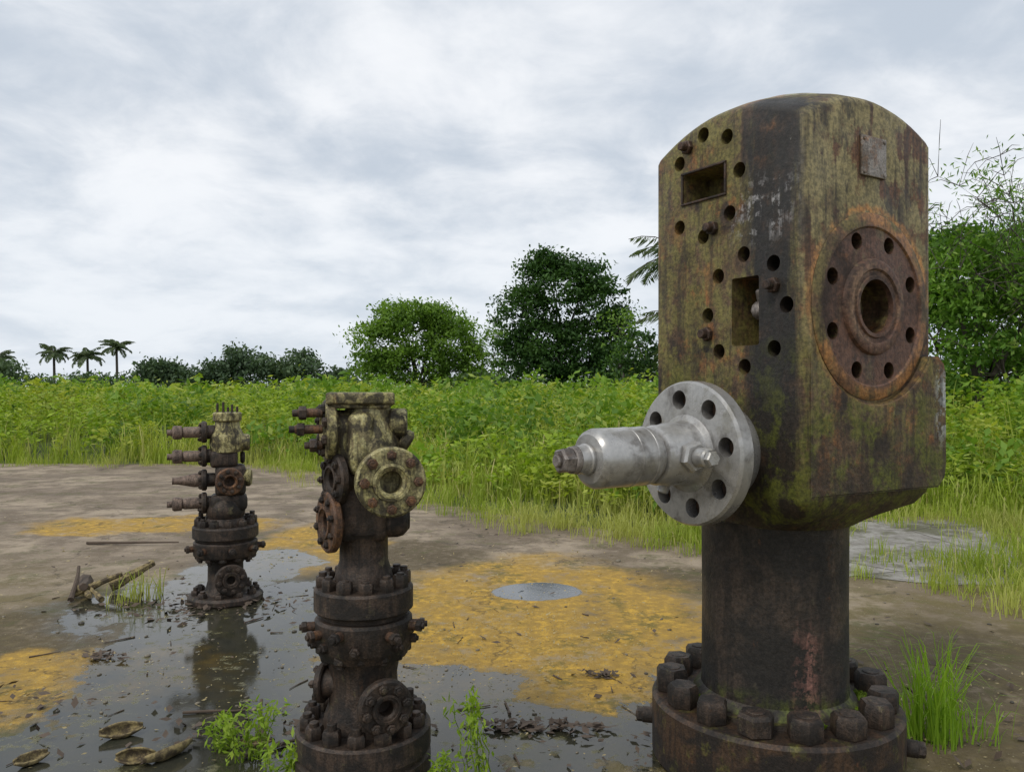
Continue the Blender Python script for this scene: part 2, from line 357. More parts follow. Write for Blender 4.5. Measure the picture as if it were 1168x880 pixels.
cyl(dk,(.10,0,.925),(1,0,0),.05,.062,.012)
box(ol,(.0,0,1.185),(.20,.17,.13),.03)
lathe(ol,I@Matrix.Translation((.015,0,0)),[(0,1.14),(.115,1.15),(.118,1.20),(.10,1.25),(.085,1.29),(.080,1.325),(.098,1.338),(0,1.34)],40)
box(ol,(-.01,-.02,1.2),(.09,.2,.22),.03)
box(ol,(-.012,0,1.357),(.235,.2,.040),.007); box(ol,(-.012,0,1.332),(.20,.17,.02),.005)
cyl(ol,(.09,-.02,1.268),(1,-.1,0),.052,.062,.008); cyl(ol,(.07,-.02,1.268),(1,-.1,0),.04,.03)
cyl(ol,(.13,-.02,1.215),(.8,0,-.5),.04,.04,.01)
flange_face(ol,nuo,(.085,-.165,1.077),(.13,-1,.02),.119,.045,8,.018,bore=.038,neck=.12,neckr=.08,off=.0,R=.090)
flange_face(ol,nu,(-.105,-.02,1.245),(-1,-.18,0),.108,.035,8,.017,bore=.03,neck=.05,neckr=.07,off=.4)
for dz,L in((.062,.085),(.005,.095),(-.05,.03)):
    cyl(rb,(-.14,-.06,1.245+dz),(-1,-.1,0),.016,L,.003,14); hexn(nu,(-.14-L*.65,-.066,1.245+dz),(-1,-.1,0),.024,.026,stud=.8)
flange_face(dk,nu,(-.085,-.05,1.075),(-.9,-.42,0),.094,.03,8,.015,bore=.03,neck=.04,neckr=.06,off=.1)
flange_face(rb,nu,(-.105,-.04,.925),(-.93,-.36,0),.107,.03,8,.013,bore=.035,neck=.05,neckr=.06,off=.3)
flange_face(dk,nu,(.03,.10,1.08),(.2,1,0),.11,.035,8,.018,bore=.03,neck=.05,neckr=.07)
finish(dk,'spool_and_body',M_darkiron,E); finish(ol,'upper_valve_body',M_olive,E); finish(rb,'side_flange_and_screws',M_rustbrown,E); finish(nu,'nuts',M_darkiron,E); finish(nuo,'front_flange_nuts',M_rustbrown,E)

E2=wellhead('wellhead_christmas_tree',(-1.88,5.23,0),.345)
dk,ol,rb,nu,sm=[bmesh.new() for _ in range(5)]
lathe(dk,I,[(0,0),(.225,0),(.235,.01),(.235,.035),(.22,.05),(.14,.055),(.125,.08),(.112,.13),(.11,.24),(.13,.28),(0,.29)],48)
boltring(nu,(0,0,.04),(0,0,1),.185,10,.03,.04,.1)
flange_face(dk,nu,(.03,-.16,.165),(.1,-1,0),.10,.03,8,.017,bore=.025,neck=.1,neckr=.06)
lathe(dk,I,[(0,.28),(.16,.28),(.195,.30),(.2,.31),(.2,.385),(.19,.395),(.175,.397),(.175,.41),(.198,.412),(.206,.42),(.206,.485),(.198,.495),(.13,.50),(.11,.54),(.12,.56),(.125,.60),(.11,.65),(.07,.69),(0,.70)],56)
boltring(nu,(0,0,.492),(0,0,1),.168,12,.03,.045,.1); boltring(nu,(0,0,.305),(0,0,-1),.168,12,.028,.03,.1)
for a in(-170,-130,-80,-40,-5,40,120):
    a=math.radians(a); d=Vector((math.cos(a),math.sin(a),0)); cyl(rb,d*.19+Vector((0,0,.35)),d,.02,.05,.003,14); hexn(nu,d*.225+Vector((0,0,.35)),d,.024,.02,stud=.6)
box(dk,(.02,0,.64),(.23,.19,.11),.035); box(dk,(.03,0,.785),(.19,.17,.2),.03); box(dk,(-.01,0,.925),(.17,.17,.11),.025)
box(ol,(.02,0,1.02),(.16,.16,.11),.03)
lathe(ol,I@Matrix.Translation((.01,0,0)),[(0,.96),(.10,.97),(.11,1.02),(.105,1.08),(.08,1.13),(.075,1.165),(.09,1.175),(.09,1.22),(.082,1.228),(0,1.228)],40)
cyl(ol,(.08,-.02,1.03),(1,0,0),.055,.07,.01); cyl(dk,(.09,0,.93),(1,0,0),.04,.03,.01); cyl(ol,(.1,-.02,.80),(1,-.2,0),.06,.06,.012)
for k,(a,hh) in enumerate(((3.0,.075),(4.3,.085),(5.2,.07),(6.1,.055),(1.5,.05))):
    cyl(nu,(.01+.062*math.cos(a),.062*math.sin(a),1.21),(0,0,1),.008,hh,.002,10)
flange_face(rb,nu,(.022,-.13,.789),(.12,-1,0),.088,.035,8,.014,bore=.03,neck=.1,neckr=.06)
for i,z in enumerate((1.10,.945,.789,.64)):
    cyl(dk,(-.06,0,z),(-1,-.05,0),.045,.08,.01)
    cyl(dk,(-.115,0,z),(-1,-.05,0),.07,.035,.008,28)
    boltring(nu,(-.148,0,z),(-1,-.05,0),.052,6,.014,.014,.2)
    if i==2: lathe(sm,axisM((-.15,0,z),(-1,-.05,0)),[(0,0),(.045,0),(.045,.04),(.03,.11),(.022,.15),(.022,.175),(0,.175)],24)
    else: lathe(sm,axisM((-.15,0,z),(-1,-.05,0)),[(0,0),(.04,0),(.036,.02),(.036,.10),(.03,.112),(.043,.118),(.045,.16),(.038,.172),(.02,.175),(.02,.205),(0,.205)],24)
finish(dk,'spool_and_body',M_darkiron,E2); finish(ol,'upper_valve_body',M_olive,E2); finish(rb,'rusty_flange_and_screws',M_rustbrown,E2); finish(nu,'nuts',M_darkiron,E2); finish(sm,'valve_stems',M_stem,E2)

# ================================================================= GROUND
def emask(t,P,els):
    out=None
    for (x,y,rx,ry) in els:
        d=t.vm('MULTIPLY',t.vm('SUBTRACT',P,(x,y,0)).outputs[0],(1/rx,1/ry,0)).outputs[0]
        l=t.new('ShaderNodeVectorMath'); l.operation='LENGTH'; t.lk(d,l.inputs[0]); v=l.outputs['Value']
        out=v if out is None else t.m('MINIMUM',out,v)
    return out
m,t,b=newmat('wet_concrete')
tc=t.new('ShaderNodeTexCoord'); P0=tc.outputs['Object']
wob=t.new('ShaderNodeTexNoise'); t.lk(P0,wob.inputs['Vector']); wob.inputs['Scale'].default_value=1.3; wob.inputs['Detail'].default_value=6; wob.inputs['Roughness'].default_value=.6
wv=t.vm('MULTIPLY',t.vm('SUBTRACT',wob.outputs['Color'],(.5,.5,.5)).outputs[0],(1.1,1.7,0)).outputs[0]
P=t.vm('ADD',P0,wv).outputs[0]
n1=t.noise(P0,.7,8,.6,.5); n2=t.noise(P0,3,10,.7); n3=t.noise(P0,14,8,.7); nf=t.noise(P0,90,5,.7)
c=t.mix(t.step(n1,.38,.62),(.20,.155,.11),(.36,.29,.21))
c=t.mix(t.step(n2,.43,.60,0,.7),c,(.125,.093,.06))
c=t.mix(t.step(n3,.52,.70,0,.5),c,(.36,.30,.23))
far=t.new('ShaderNodeSeparateXYZ'); t.lk(P,far.inputs[0])
alg=t.mul(t.step(far.outputs[1],7.0,4.5),t.step(n2,.38,.58,.25,.9))
c=t.mix(alg,c,(.145,.115,.036))
bands=t.noise(t.map(P0,(.35,1.6,1),(3,3,0)),1.1,6,.65); c=t.mix(t.mul(t.step(bands,.50,.60),t.step(far.outputs[1],5.5,7.5),.6),c,(.13,.10,.072))
D=t.step(emask(t,P,[(.75,4.75,.35,.6),(2.3,3.6,1.1,1.3),(-3.0,4.2,1.0,.9),(-.9,6.6,.6,.7),(1.3,5.8,.7,.5)]),.6,1.25,1,0)
Y=t.step(emask(t,P,[(.1,4.95,.98,1.5),(-2.15,3.85,.7,.38),(-1.75,7.0,.55,1.1),(-.45,4.5,.5,1.0),(.5,3.95,.85,.5),(-3.6,8,1.2,.5),(1.2,4.4,.5,.8),(-2.9,3.2,.6,.3)]),.8,1.22,1,0)
yc=t.mix(t.step(n3,.33,.56),(.58,.35,.045),(.33,.205,.04))
c=t.mix(t.mul(D,t.step(n3,.33,.55,.4,.9)),c,(.085,.062,.028))
c=t.mix(t.mul(Y,t.step(t.m('ADD',t.m('MULTIPLY',n2,.6),t.m('MULTIPLY',n3,.4)),.38,.50,.12,1)),c,yc)
gm=t.m('MULTIPLY',t.step(t.noise(t.map(P0,(1,1,1),(4,9,0)),2.2,8,.7),.52,.63),t.step(n3,.4,.55)); c=t.mix(t.m('MULTIPLY',gm,.6),c,(.08,.085,.018))
vd=t.vor(P0,38); sp=t.m('MULTIPLY',t.step(vd,.20,.10),t.step(t.noise(t.map(P0,(1,1,1),(2,2,2)),2.5,6,.7),.45,.58))
c=t.mix(t.m('MULTIPLY',sp,.7),c,(.44,.38,.22))
vd2=t.vor(t.map(P0,(1,1,1),(5,3,0)),60); sp2=t.step(vd2,.18,.09); c=t.mix(t.m('MULTIPLY',sp2,.65),c,(.03,.024,.018))
vd3=t.vor(t.map(P0,(1,1,1),(1,7,0)),17); sp3=t.mul(t.step(vd3,.14,.07),t.step(n2,.48,.55)); c=t.mix(t.m('MULTIPLY',sp3,.7),c,(.03,.022,.015))
ck=t.m('MULTIPLY',t.step(t.vor(P,.45,'DISTANCE_TO_EDGE'),.008,.002),t.step(n2,.42,.5)); c=t.mix(t.m('MULTIPLY',ck,.5),c,(.04,.032,.02))
we=emask(t,P,[(-1.6,4.5,.62,1.05),(-2.3,5.0,.5,.5),(-2.0,6.1,.42,.7),(-1.2,3.6,.8,.65),(-.33,3.6,.42,.34),(-.1,3.1,.7,.42),(.45,3.15,.42,.28),(.62,3.5,.16,.25),(-1.0,3.0,1.0,.45),(-2.3,3.1,.5,.25)])
ww=t.m('ADD',we,t.m('ADD',t.m('MULTIPLY',t.m('SUBTRACT',n3,.5),.55),t.m('MULTIPLY',t.m('SUBTRACT',n2,.5),.55)))
water=t.step(ww,1.06,.99); wet=t.step(ww,1.5,.95)
rd=t.new('ShaderNodeVectorMath'); rd.operation='LENGTH'
t.lk(t.vm('MULTIPLY',t.vm('SUBTRACT',t.vm('ADD',P0,t.vm('MULTIPLY',wv,(.22,.12,0)).outputs[0]).outputs[0],(.167,5.43,0)).outputs[0],(1/.3,1/.24,0)).outputs[0],rd.inputs[0])
disc=t.step(rd.outputs['Value'],1.04,.96)
c=t.mix(t.m('MULTIPLY',wet,.55),c,t.mix(1,c,(.36,.36,.32),'MULTIPLY'))
c=t.mix(t.mul(water,t.step(n2,.3,.65,.95,.75)),c,(.024,.027,.022))
scum=t.mul(water,t.step(n3,.53,.60),t.step(n2,.48,.56)); c=t.mix(t.m('MULTIPLY',scum,.8),c,(.13,.12,.05))
c=t.mix(disc,c,(.10,.11,.12))
wm=t.m('MAXIMUM',t.m('SUBTRACT',water,t.m('MULTIPLY',scum,.75)),disc)
t.lk(c,b.inputs['Base Color'])
r=t.mix(wet,(.85,)*3,(.36,)*3); r=t.mix(wm,r,t.mix(t.step(n2,.35,.65),(.03,)*3,(.08,)*3)); t.lk(r,b.inputs['Roughness'])
b.inputs['IOR'].default_value=1.45
hh=t.m('ADD',t.m('MULTIPLY',n3,.9),t.m('ADD',t.m('MULTIPLY',nf,.35),t.m('ADD',t.m('MULTIPLY',sp,.5),t.m('MULTIPLY',n2,1.2))))
t.lk(t.bump(hh,t.m('SUBTRACT',1.0,t.m('MULTIPLY',wm,.975)),.013),b.inputs['Normal'])
M_conc=m

edge=[(-60,15.5),(-9,14.4),(-4.2,14.2),(-3.4,13.2),(-1.7,10.7),(-.5,9.1),(.55,8.0),(1.6,7.1),(2.5,7.3),(3.2,8.4),(4.9,8.5),(4.6,7.0),(4.05,6.2),(3.75,5.3),(4.3,4.6),(7,4.2),(30,3.5)]
bm=bmesh.new()
pts=[]
for (a,bb) in zip(edge,edge[1:]):
    L=math.dist(a,bb); n=max(1,int(min(L,12)/.3))
    for k in range(n):
        f=k/n; pts.append((a[0]+(bb[0]-a[0])*f+random.uniform(-.07,.07),a[1]+(bb[1]-a[1])*f+random.uniform(-.12,.12)))
pts+= [edge[-1],(30,-8),(-60,-8)]
tp=[bm.verts.new((x,y,0)) for x,y in pts]; bt=[bm.verts.new((x,y,-.12)) for x,y in pts]
bm.faces.new(tp)
for i in range(len(tp)):
    j=(i+1)%len(tp); bm.faces.new((tp[i],tp[j],bt[j],bt[i]))
bmesh.ops.triangulate(bm,faces=[f for f in bm.faces if len(f.verts)>4])
finish(bm,'concrete_pavement',M_conc,None,smooth=False)
m,t,b=newmat('pale_concrete'); tc=t.new('ShaderNodeTexCoord'); P0=tc.outputs['Object']
n=t.noise(P0,4,9,.7); nn=t.noise(P0,22,7,.7)
c=t.mix(t.step(n,.35,.65),(.17,.155,.135),(.32,.305,.28)); c=t.mix(t.step(nn,.5,.65,0,.6),c,(.12,.105,.085))
c=t.mix(t.step(t.noise(P0,1.6,8,.7),.50,.60,0,.8),c,(.075,.075,.03))
ck=t.step(t.vor(P0,.9,'DISTANCE_TO_EDGE'),.012,.004); c=t.mix(t.m('MULTIPLY',ck,.7),c,(.04,.035,.02))
t.lk(c,b.inputs['Base Color']); b.inputs['Roughness'].default_value=.8; t.lk(t.bump(nn,.6,.01),b.inputs['Normal'])
bm=bmesh.new()
pp0=[(2.35,5.95),(3.0,5.6),(3.7,5.6),(4.0,6.3),(4.5,7.1),(4.75,8.3),(3.3,8.2),(2.7,7.2)]
pp=[]
for i in range(len(pp0)):
    a,bb=pp0[i],pp0[(i+1)%len(pp0)]
    for k in range(6): f=k/6; pp.append((a[0]+(bb[0]-a[0])*f+random.uniform(-.03,.03),a[1]+(bb[1]-a[1])*f+random.uniform(-.05,.05)))
bm.faces.new([bm.verts.new((x,y,.004)) for x,y in pp]); bmesh.ops.triangulate(bm,faces=bm.faces[:])
finish(bm,'pale_pavement_slab',m,None,smooth=False)
m,t,b=newmat('field_soil'); tc=t.new('ShaderNodeTexCoord'); P0=tc.outputs['Object']
c=t.mix(t.step(t.noise(P0,.8,8,.6),.4,.6),(.045,.06,.018),(.08,.105,.025)); t.lk(c,b.inputs['Base Color']); b.inputs['Roughness'].default_value=.95
bm=bmesh.new(); R=1800
bm.faces.new([bm.verts.new(v) for v in((-R,-R,-.03),(R,-R,-.03),(R,R,-.03),(-R,R,-.03))]); finish(bm,'ground',m,None,smooth=False)

# ================================================================= VEGETATION
def leafmat(name,c1,c2,c3=None,trans=.3,rough=.55,nscale=.6,nc=None):
    m=bpy.data.materials.new(name); m.use_nodes=True; t=NT(m); b=m.node_tree.nodes['Principled BSDF']; out=m.node_tree.nodes['Material Output']
    g=t.new('ShaderNodeNewGeometry'); tc=t.new('ShaderNodeTexCoord')
    rnd=g.outputs['Random Per Island']; n=t.noise(tc.outputs['Object'],nscale,3,.6)
    v=t.m('ADD',t.m('MULTIPLY',rnd,.5),t.m('MULTIPLY',t.step(n,.38,.62),.5))
    c=t.mix(v,c1,c2)
    if c3: c=t.mix(t.step(rnd,.86,.97,0,.85),c,c3)
    if nc: c=t.mix(t.m('MULTIPLY',t.step(t.noise(t.map(tc.outputs['Object'],(1,1,1),(9,4,2)),nscale*.45,3,.6),.48,.58),.75),c,nc)
    t.lk(c,b.inputs['Base Color']); b.inputs['Roughness'].default_value=rough; b.inputs['Specular IOR Level'].default_value=.25
    tr=t.new('ShaderNodeBsdfTranslucent'); t.lk(t.mix(1,c,(1.3,1.35,.7),'MULTIPLY'),tr.inputs[0])
    mx=t.new('ShaderNodeMixShader'); mx.inputs[0].default_value=trans; t.lk(b.outputs[0],mx.inputs[1]); t.lk(tr.outputs[0],mx.inputs[2]); t.lk(mx.outputs[0],out.inputs[0])
    return m
G_weed=leafmat('weed_leaves',(.15,.235,.018),(.36,.49,.05),(.50,.54,.14),trans=.4,nc=(.40,.43,.07))
G_weed2=leafmat('shrub_leaves',(.08,.17,.018),(.23,.37,.045),(.40,.46,.12),trans=.38)
G_grass=leafmat('grass_blades',(.21,.28,.03),(.38,.47,.07),(.56,.48,.24),nscale=.9,trans=.38,nc=(.43,.43,.13))
G_tree1=leafmat('bright_leaves',(.055,.12,.016),(.22,.36,.055),trans=.4)
G_tree2=leafmat('dark_leaves',(.014,.046,.010),(.075,.155,.032),trans=.25)
G_dist=leafmat('hazy_leaves',(.045,.08,.042),(.11,.165,.075),trans=.2,nscale=.08)
G_palm=leafmat('palm_leaves',(.05,.085,.035),(.13,.17,.075))  # lightened green: haze of the far palms is put into the leaf colour
G_bush=leafmat('bush_leaves',(.05,.125,.014),(.20,.36,.05),(.32,.43,.11),trans=.38)
mb,t,b=newmat('bark'); tc=t.new('ShaderNodeTexCoord'); n=t.noise(t.map(tc.outputs['Object'],(3,3,.6)),3,6,.7)
t.lk(t.mix(n,(.03,.024,.018),(.13,.11,.09)),b.inputs['Base Color']); b.inputs['Roughness'].default_value=.9; M_bark=mb

def npmesh(name,V,F,mat,parent=None):
    me=bpy.data.meshes.new(name); V=np.asarray(V,dtype=np.float32).reshape(-1,3); F=np.asarray(F,dtype=np.int32).reshape(-1,4)
    me.vertices.add(len(V)); me.vertices.foreach_set('co',V.ravel())
    me.loops.add(F.size); me.loops.foreach_set('vertex_index',F.ravel())
    me.polygons.add(len(F)); me.polygons.foreach_set('loop_start',np.arange(0,F.size,4,dtype=np.int32)); me.polygons.foreach_set('loop_total',np.full(len(F),4,dtype=np.int32))
    me.update(calc_edges=True); me.materials.append(mat)
    o=bpy.data.objects.new(name,me); COL.objects.link(o)
    if parent: o.parent=parent
    return o
def unit(v): return v/np.maximum(np.linalg.norm(v,axis=-1,keepdims=True),1e-9)
def leafquads(C,D,L,Wd,N=None):
    D=unit(D)
    if N is None: N=rng.normal(size=C.shape)
    S_=unit(np.cross(D,N)); L=np.asarray(L)[:,None]; Wd=np.asarray(Wd)[:,None]
    V=np.stack([C-D*L/2,C+S_*Wd/2-D*L*.08,C+D*L/2,C-S_*Wd/2-D*L*.08],1)
    return V.reshape(-1,3),np.arange(len(C)*4).reshape(-1,4)
def blades(B,Hh,lean,width):
    n=len(B); a=rng.uniform(0,2*np.pi,n); d=np.stack([np.cos(a),np.sin(a),np.zeros(n)],1)
    b2=a+np.pi/2+rng.normal(0,.5,n); s=np.stack([np.cos(b2),np.sin(b2),np.zeros(n)],1)*width[:,None]/2
    up=np.zeros((n,3)); up[:,2]=Hh
    p1=B+up*.5+d*(lean*Hh*.18)[:,None]; p2=B+up*.85+d*(lean*Hh*.5)[:,None]; p3=B+up*(1-.25*lean[:,None])+d*(lean*Hh*.95)[:,None]
    V=np.stack([B-s,B+s,p1+s*.85,p1-s*.85,p2+s*.55,p2-s*.55,p3+s*.08,p3-s*.08],1)
    i=(np.arange(n)*8)[:,None]
    F=np.concatenate([i+np.array([0,1,2,3]),i+np.array([3,2,4,5]),i+np.array([5,4,6,7])],0)
    return V.reshape(-1,3),F
def cat(parts):
    Vs,Fs,o=[],[],0
    for V,F in parts: Vs.append(V); Fs.append(F+o); o+=len(V)
    return np.concatenate(Vs),np.concatenate(Fs)

epoly=np.array(edge+[(30,-8),(-60,-8)])
def inside(x,y):
    r=np.zeros(len(x),bool); n=len(epoly)
    for i in range(n):
        x1,y1=epoly[i]; x2,y2=epoly[(i+1)%n]
        c=((y1>y)!=(y2>y))&(x<(x2-x1)*(y-y1)/((y2-y1)+1e-12)+x1); r^=c
    return r
def edist(x,y):
    d=np.full(len(x),1e9)
    for (a,bb) in zip(edge,edge[1:]):
        a=np.array(a); bb=np.array(bb); ab=bb-a; tt=np.clip(((x-a[0])*ab[0]+(y-a[1])*ab[1])/(ab@ab),0,1)
        d=np.minimum(d,np.hypot(x-a[0]-tt*ab[0],y-a[1]-tt*ab[1]))
    return d
def fnoise(x,y,s):
    return (np.sin(x*s+1.3*np.sin(y*s*.7))+np.sin(y*s*1.3+2*np.sin(x*s*.5)+1)+np.sin((x+y)*s*2.1)*.5)/2.5
def sample(n,ymin,ymax,half=.85,pw=1.4):
    y=ymin+(ymax-ymin)*rng.uniform(0,1,n)**pw; x=rng.uniform(-1,1,n)*(y*half+2)
    k=~inside(x,y); return x[k],y[k]
def height(x,y,e):
    left=np.clip((-3-x)/2,0,1)
    lo=.24+.22*left; w=4.6-1.6*left
    h=lo+(1.34-lo)*np.clip(e/w,0,1)**.85
    return h*(1+.15*fnoise(x,y,.9)+.15*fnoise(x+5,y,2.7)+.06*fnoise(x,y+3,.25))
def plant_leaves(x,y,h,k,L):
    n=len(x)
    u=rng.uniform(.25,1,(n,k))**.7; a=rng.uniform(0,2*np.pi,(n,k)); rr=rng.uniform(.02,.17,(n,k))*(1.3-u*.8)*1.3
    tilt=rng.normal(0,.14,(n,2))
    C=np.stack([x[:,None]+np.cos(a)*rr+tilt[:,:1]*u*h[:,None],y[:,None]+np.sin(a)*rr+tilt[:,1:]*u*h[:,None],u*h[:,None]],-1).reshape(-1,3)
    D=np.stack([np.cos(a),np.sin(a),rng.uniform(-.6,.7,(n,k))],-1).reshape(-1,3)
    N=np.zeros_like(D); N[:,2]=1; N+=rng.normal(0,.5,N.shape)
    sp=rng.uniform(.6,1.4,(n,1)); Ls=(L*sp*rng.uniform(.6,1.3,(n,k))).ravel()
    return leafquads(C,D,Ls,Ls*.42,N)
def weeds(n,ymin,ymax,k,L,pw):
    x,y=sample(n,ymin,ymax,pw=pw); e=edist(x,y); keep=(e>.25+1.2*rng.uniform(size=len(x)))&((fnoise(x,y,.6)>-.6)|(e>4)); x,y,e=x[keep],y[keep],e[keep]
    h=height(x,y,e)*rng.uniform(.6,1.06,len(x))*np.where(rng.uniform(size=len(x))>.95,1.16,1)
    P2=blades(np.stack([x,y,np.full(len(x),-.02)],1),h*.98,rng.uniform(0,.12,len(x)),np.full(len(x),.012))
    return [plant_leaves(x,y,h,k,L),P2]
V,F=cat(weeds(8000,6,24,22,.12,1.1)+weeds(5000,20,70,12,.28,1.3))
npmesh('weed_field',V,F,G_weed)
parts=[]
bx,by=sample(480,7.5,34,.8,1.0); e=edist(bx,by); k=e>.9; bx,by,e=bx[k],by[k],e[k]
for x,y,ee in zip(bx,by,e):
    r=rng.uniform(.35,1.0); hh=min(1.6,.45+.30*ee)*rng.uniform(.62,1.08); n=int(170*(r/.7)**1.5)
    th=rng.uniform(0,2*np.pi,n); ph=np.arccos(rng.uniform(0,1,n)); q=rng.uniform(.7,1.1,n)
    C=np.stack([x+r*q*np.sin(ph)*np.cos(th),y+r*q*np.sin(ph)*np.sin(th),hh*(.30+.70*q*np.cos(ph))+rng.normal(0,.06,n)],1)
    D=rng.normal(size=C.shape)+np.stack([np.cos(th),np.sin(th),-.2*np.ones(n)],1); N=rng.normal(0,.6,C.shape); N[:,2]+=1
    Ls=rng.uniform(.07,.17,n)*(1+max(0,y-14)/20)*rng.uniform(.8,1.4); parts.append(leafquads(C,D,Ls,Ls*.5,N))
V,F=cat(parts); npmesh('leafy_undergrowth',V,F,G_weed2)
def grass(n,ymin,ymax,k,pw,emax,hmul=1.,wd=.010,half=.85):
    x,y=sample(n,ymin,ymax,half,pw); e=edist(x,y)
    left=np.clip((-3-x)/2,0,1)
    keep=(e<(emax*(1-.55*left))*(.25+.75*rng.uniform(size=len(x))))&(rng.uniform(size=len(x))<.60+.55*fnoise(x,y,1.9)); x,y,e=x[keep],y[keep],e[keep]
    h=height(x,y,e)*hmul*rng.uniform(.5,1.2,len(x)); m_=len(x)
    X=np.repeat(x,k)+rng.normal(0,.06,m_*k); Y_=np.repeat(y,k)+rng.normal(0,.06,m_*k); Hh=np.repeat(h,k)*rng.uniform(.35,1.1,m_*k)
    B=np.stack([X,Y_,np.full(m_*k,-.02)],1)
    return [blades(B,Hh,rng.uniform(.1,.9,m_*k),wd*rng.uniform(.5,1.5,m_*k)*(1+Y_/25))]
V,F=cat(grass(13000,4.3,18,13,1.1,3.6)+grass(3500,14,30,7,1,6,.9,.016))
npmesh('grass_verge',V,F,G_grass)
parts=[]
def tuft(x,y,n,h,r,lean=.6,w=.006):
    B=np.stack([x+rng.normal(0,r,n),y+rng.normal(0,r,n),np.full(n,-.005)],1)
    parts.append(blades(B,h*rng.uniform(.35,1.05,n),rng.uniform(.1,lean,n)*1.2,w*rng.uniform(.6,1.4,n)))
for i in range(620):
    k=rng.integers(1,len(edge)-2); a=np.array(edge[k]); bb=np.array(edge[k+1]); f=rng.uniform()
    p=a+(bb-a)*f+np.array([rng.normal(0,.22),-abs(rng.normal(0,.32))]); tuft(p[0],p[1],20,.10+.2*rng.uniform(),.07,.9)
for i in range(110): tuft(rng.uniform(2.9,4.2),rng.uniform(4.9,6.5),18,.08+.12*rng.uniform(),.08,.9)
for (x,y,n,h,r) in((2.55,5.8,40,.16,.05),(2.95,5.5,70,.26,.06),(3.05,6.6,30,.2,.05),(3.3,5.15,90,.16,.12),(3.5,6.0,90,.35,.12),(-2.42,5.25,60,.24,.06),(-2.5,5.1,30,.15,.05)): tuft(x,y,n,h,r)
V,F=cat(parts); npmesh('grass_tufts',V,F,G_grass)
G_clump=leafmat('fresh_grass',(.16,.29,.02),(.31,.47,.05),trans=.4)
parts=[]; tuft(1.66,3.15,170,.46,.055,.8,.006); tuft(1.78,3.2,60,.22,.09,.8,.006); V,F=cat(parts); npmesh('grass_clump',V,F,G_clump)

def tree(name,base,lobes,ncl,nlf,L,mat,trunk_r=.2,sig=.28,asp=.5):
    e=empty(name,base)
    Cs=[]; w=np.array([l[3]*l[4]*l[5] for l in lobes])**.67; w=w/w.sum()
    for l,ww in zip(lobes,w):
        n=int(ncl*ww)+3; d=unit(rng.normal(size=(n,3))); d[:,2]=np.where(d[:,2]<-.5,-d[:,2],d[:,2])
        r=rng.uniform(.45,1.08,n)**.6; Cs.append(np.array(l[:3])+d*r[:,None]*np.array(l[3:]))
    C=np.concatenate(Cs); 
    sz=rng.uniform(.4,1.35,len(C))*sig
    P=np.repeat(C,nlf,0)+rng.normal(size=(len(C)*nlf,3))*np.repeat(sz,nlf)[:,None]*np.array([1,1,.55])
    P[:,2]=np.maximum(P[:,2],.3)
    D=rng.normal(size=P.shape); D[:,2]-=.4; N=rng.normal(0,.7,P.shape); N[:,2]+=1
    Ls=L*rng.uniform(.6,1.4,len(P)); V,F=leafquads(P,D,Ls,Ls*asp,N)
    npmesh('crown',V,F,mat,e)
    bm=bmesh.new(); top=np.mean([l[:3] for l in lobes],0)
    fork=Vector((top[0]*.3,top[1]*.3,top[2]*.42))
    tube(bm,[(0,0,-.1),(.05,0,fork.z*.5),fork],[trunk_r*1.3,trunk_r,trunk_r*.8])
    for l in lobes:
        c=Vector(l[:3]); mid=(fork+c)/2+Vector((random.uniform(-.3,.3),random.uniform(-.3,.3),.2)); tube(bm,[fork,mid,c],[trunk_r*.55,trunk_r*.35,trunk_r*.12],6)
    for i in range(0,len(C),max(1,len(C)//50)):
        c=Vector(C[i]); l=min(lobes,key=lambda l:(Vector(l[:3])-c).length); c0=Vector(l[:3]); tube(bm,[c0,(c0+c)/2+Vector((0,0,.1)),c],[trunk_r*.15,trunk_r*.1,trunk_r*.04],5)
    finish(bm,'trunk',M_bark,e)
    return e
tree('broadleaf_tree',(-4.7,40,0),[(-.3,0,4.2,1.9,1.7,1.4),(-1.9,0,3.4,1.4,1.4,1.3),(1.6,0,3.5,1.6,1.5,1.3),(.9,.5,4.7,1.3,1.3,.8),(-1.3,.3,4.9,1.0,1,.7),(2.5,0,2.6,.9,1,1.0),(-2.5,0,2.3,.9,1,.9),(0,-.6,2.4,2.2,1.3,1.1),(-1.2,-.6,1.8,1.4,1,.9),(1.6,-.5,1.8,1.4,1,.9)],440,52,.19,G_tree1,.14,.32)
tree('broadleaf_tree',(2.15,35,0),[(-.2,0,5.6,1.7,1.6,1.5),(-1.6,0,4.4,1.4,1.3,1.3),(1.6,0,4.9,1.3,1.3,1.3),(-.9,0,3.2,1.9,1.5,1.2),(1.3,0,3.2,1.7,1.4,1.2),(-.6,0,6.6,.95,.9,.7),(1.1,.2,6.0,.9,.9,.8),(-1.9,0,2.7,.9,.9,.9),(2.3,0,3.7,.8,.9,.9),(0,-.7,2.3,2.2,1,.9),(-1.2,-.6,1.7,1.3,.8,.8),(1.2,-.6,1.7,1.3,.8,.8),(2.0,-.2,2.5,.9,.8,.9)],560,55,.18,G_tree2,.16,.28)
tree('slender_tree',(-1.0,42,0),[(0,0,3.0,.8,.8,1.2),(.3,0,4.0,.5,.5,.6),(1.0,0,2.3,.7,.6,.6)],26,26,.2,G_tree1,.07,.25)
tree('leafy_tree',(9.0,15.5,0),[(0,0,3.2,1.1,1.2,1.0),(-.8,0,2.3,.9,1,1.1),(1.3,0,2.6,1.2,1.2,1.3),(.4,-.3,1.6,1.6,1,.8),(-.35,0,4.0,.6,.7,.5),(1.8,.3,3.6,.9,.9,.6)],270,50,.12,G_bush,.12,.19)
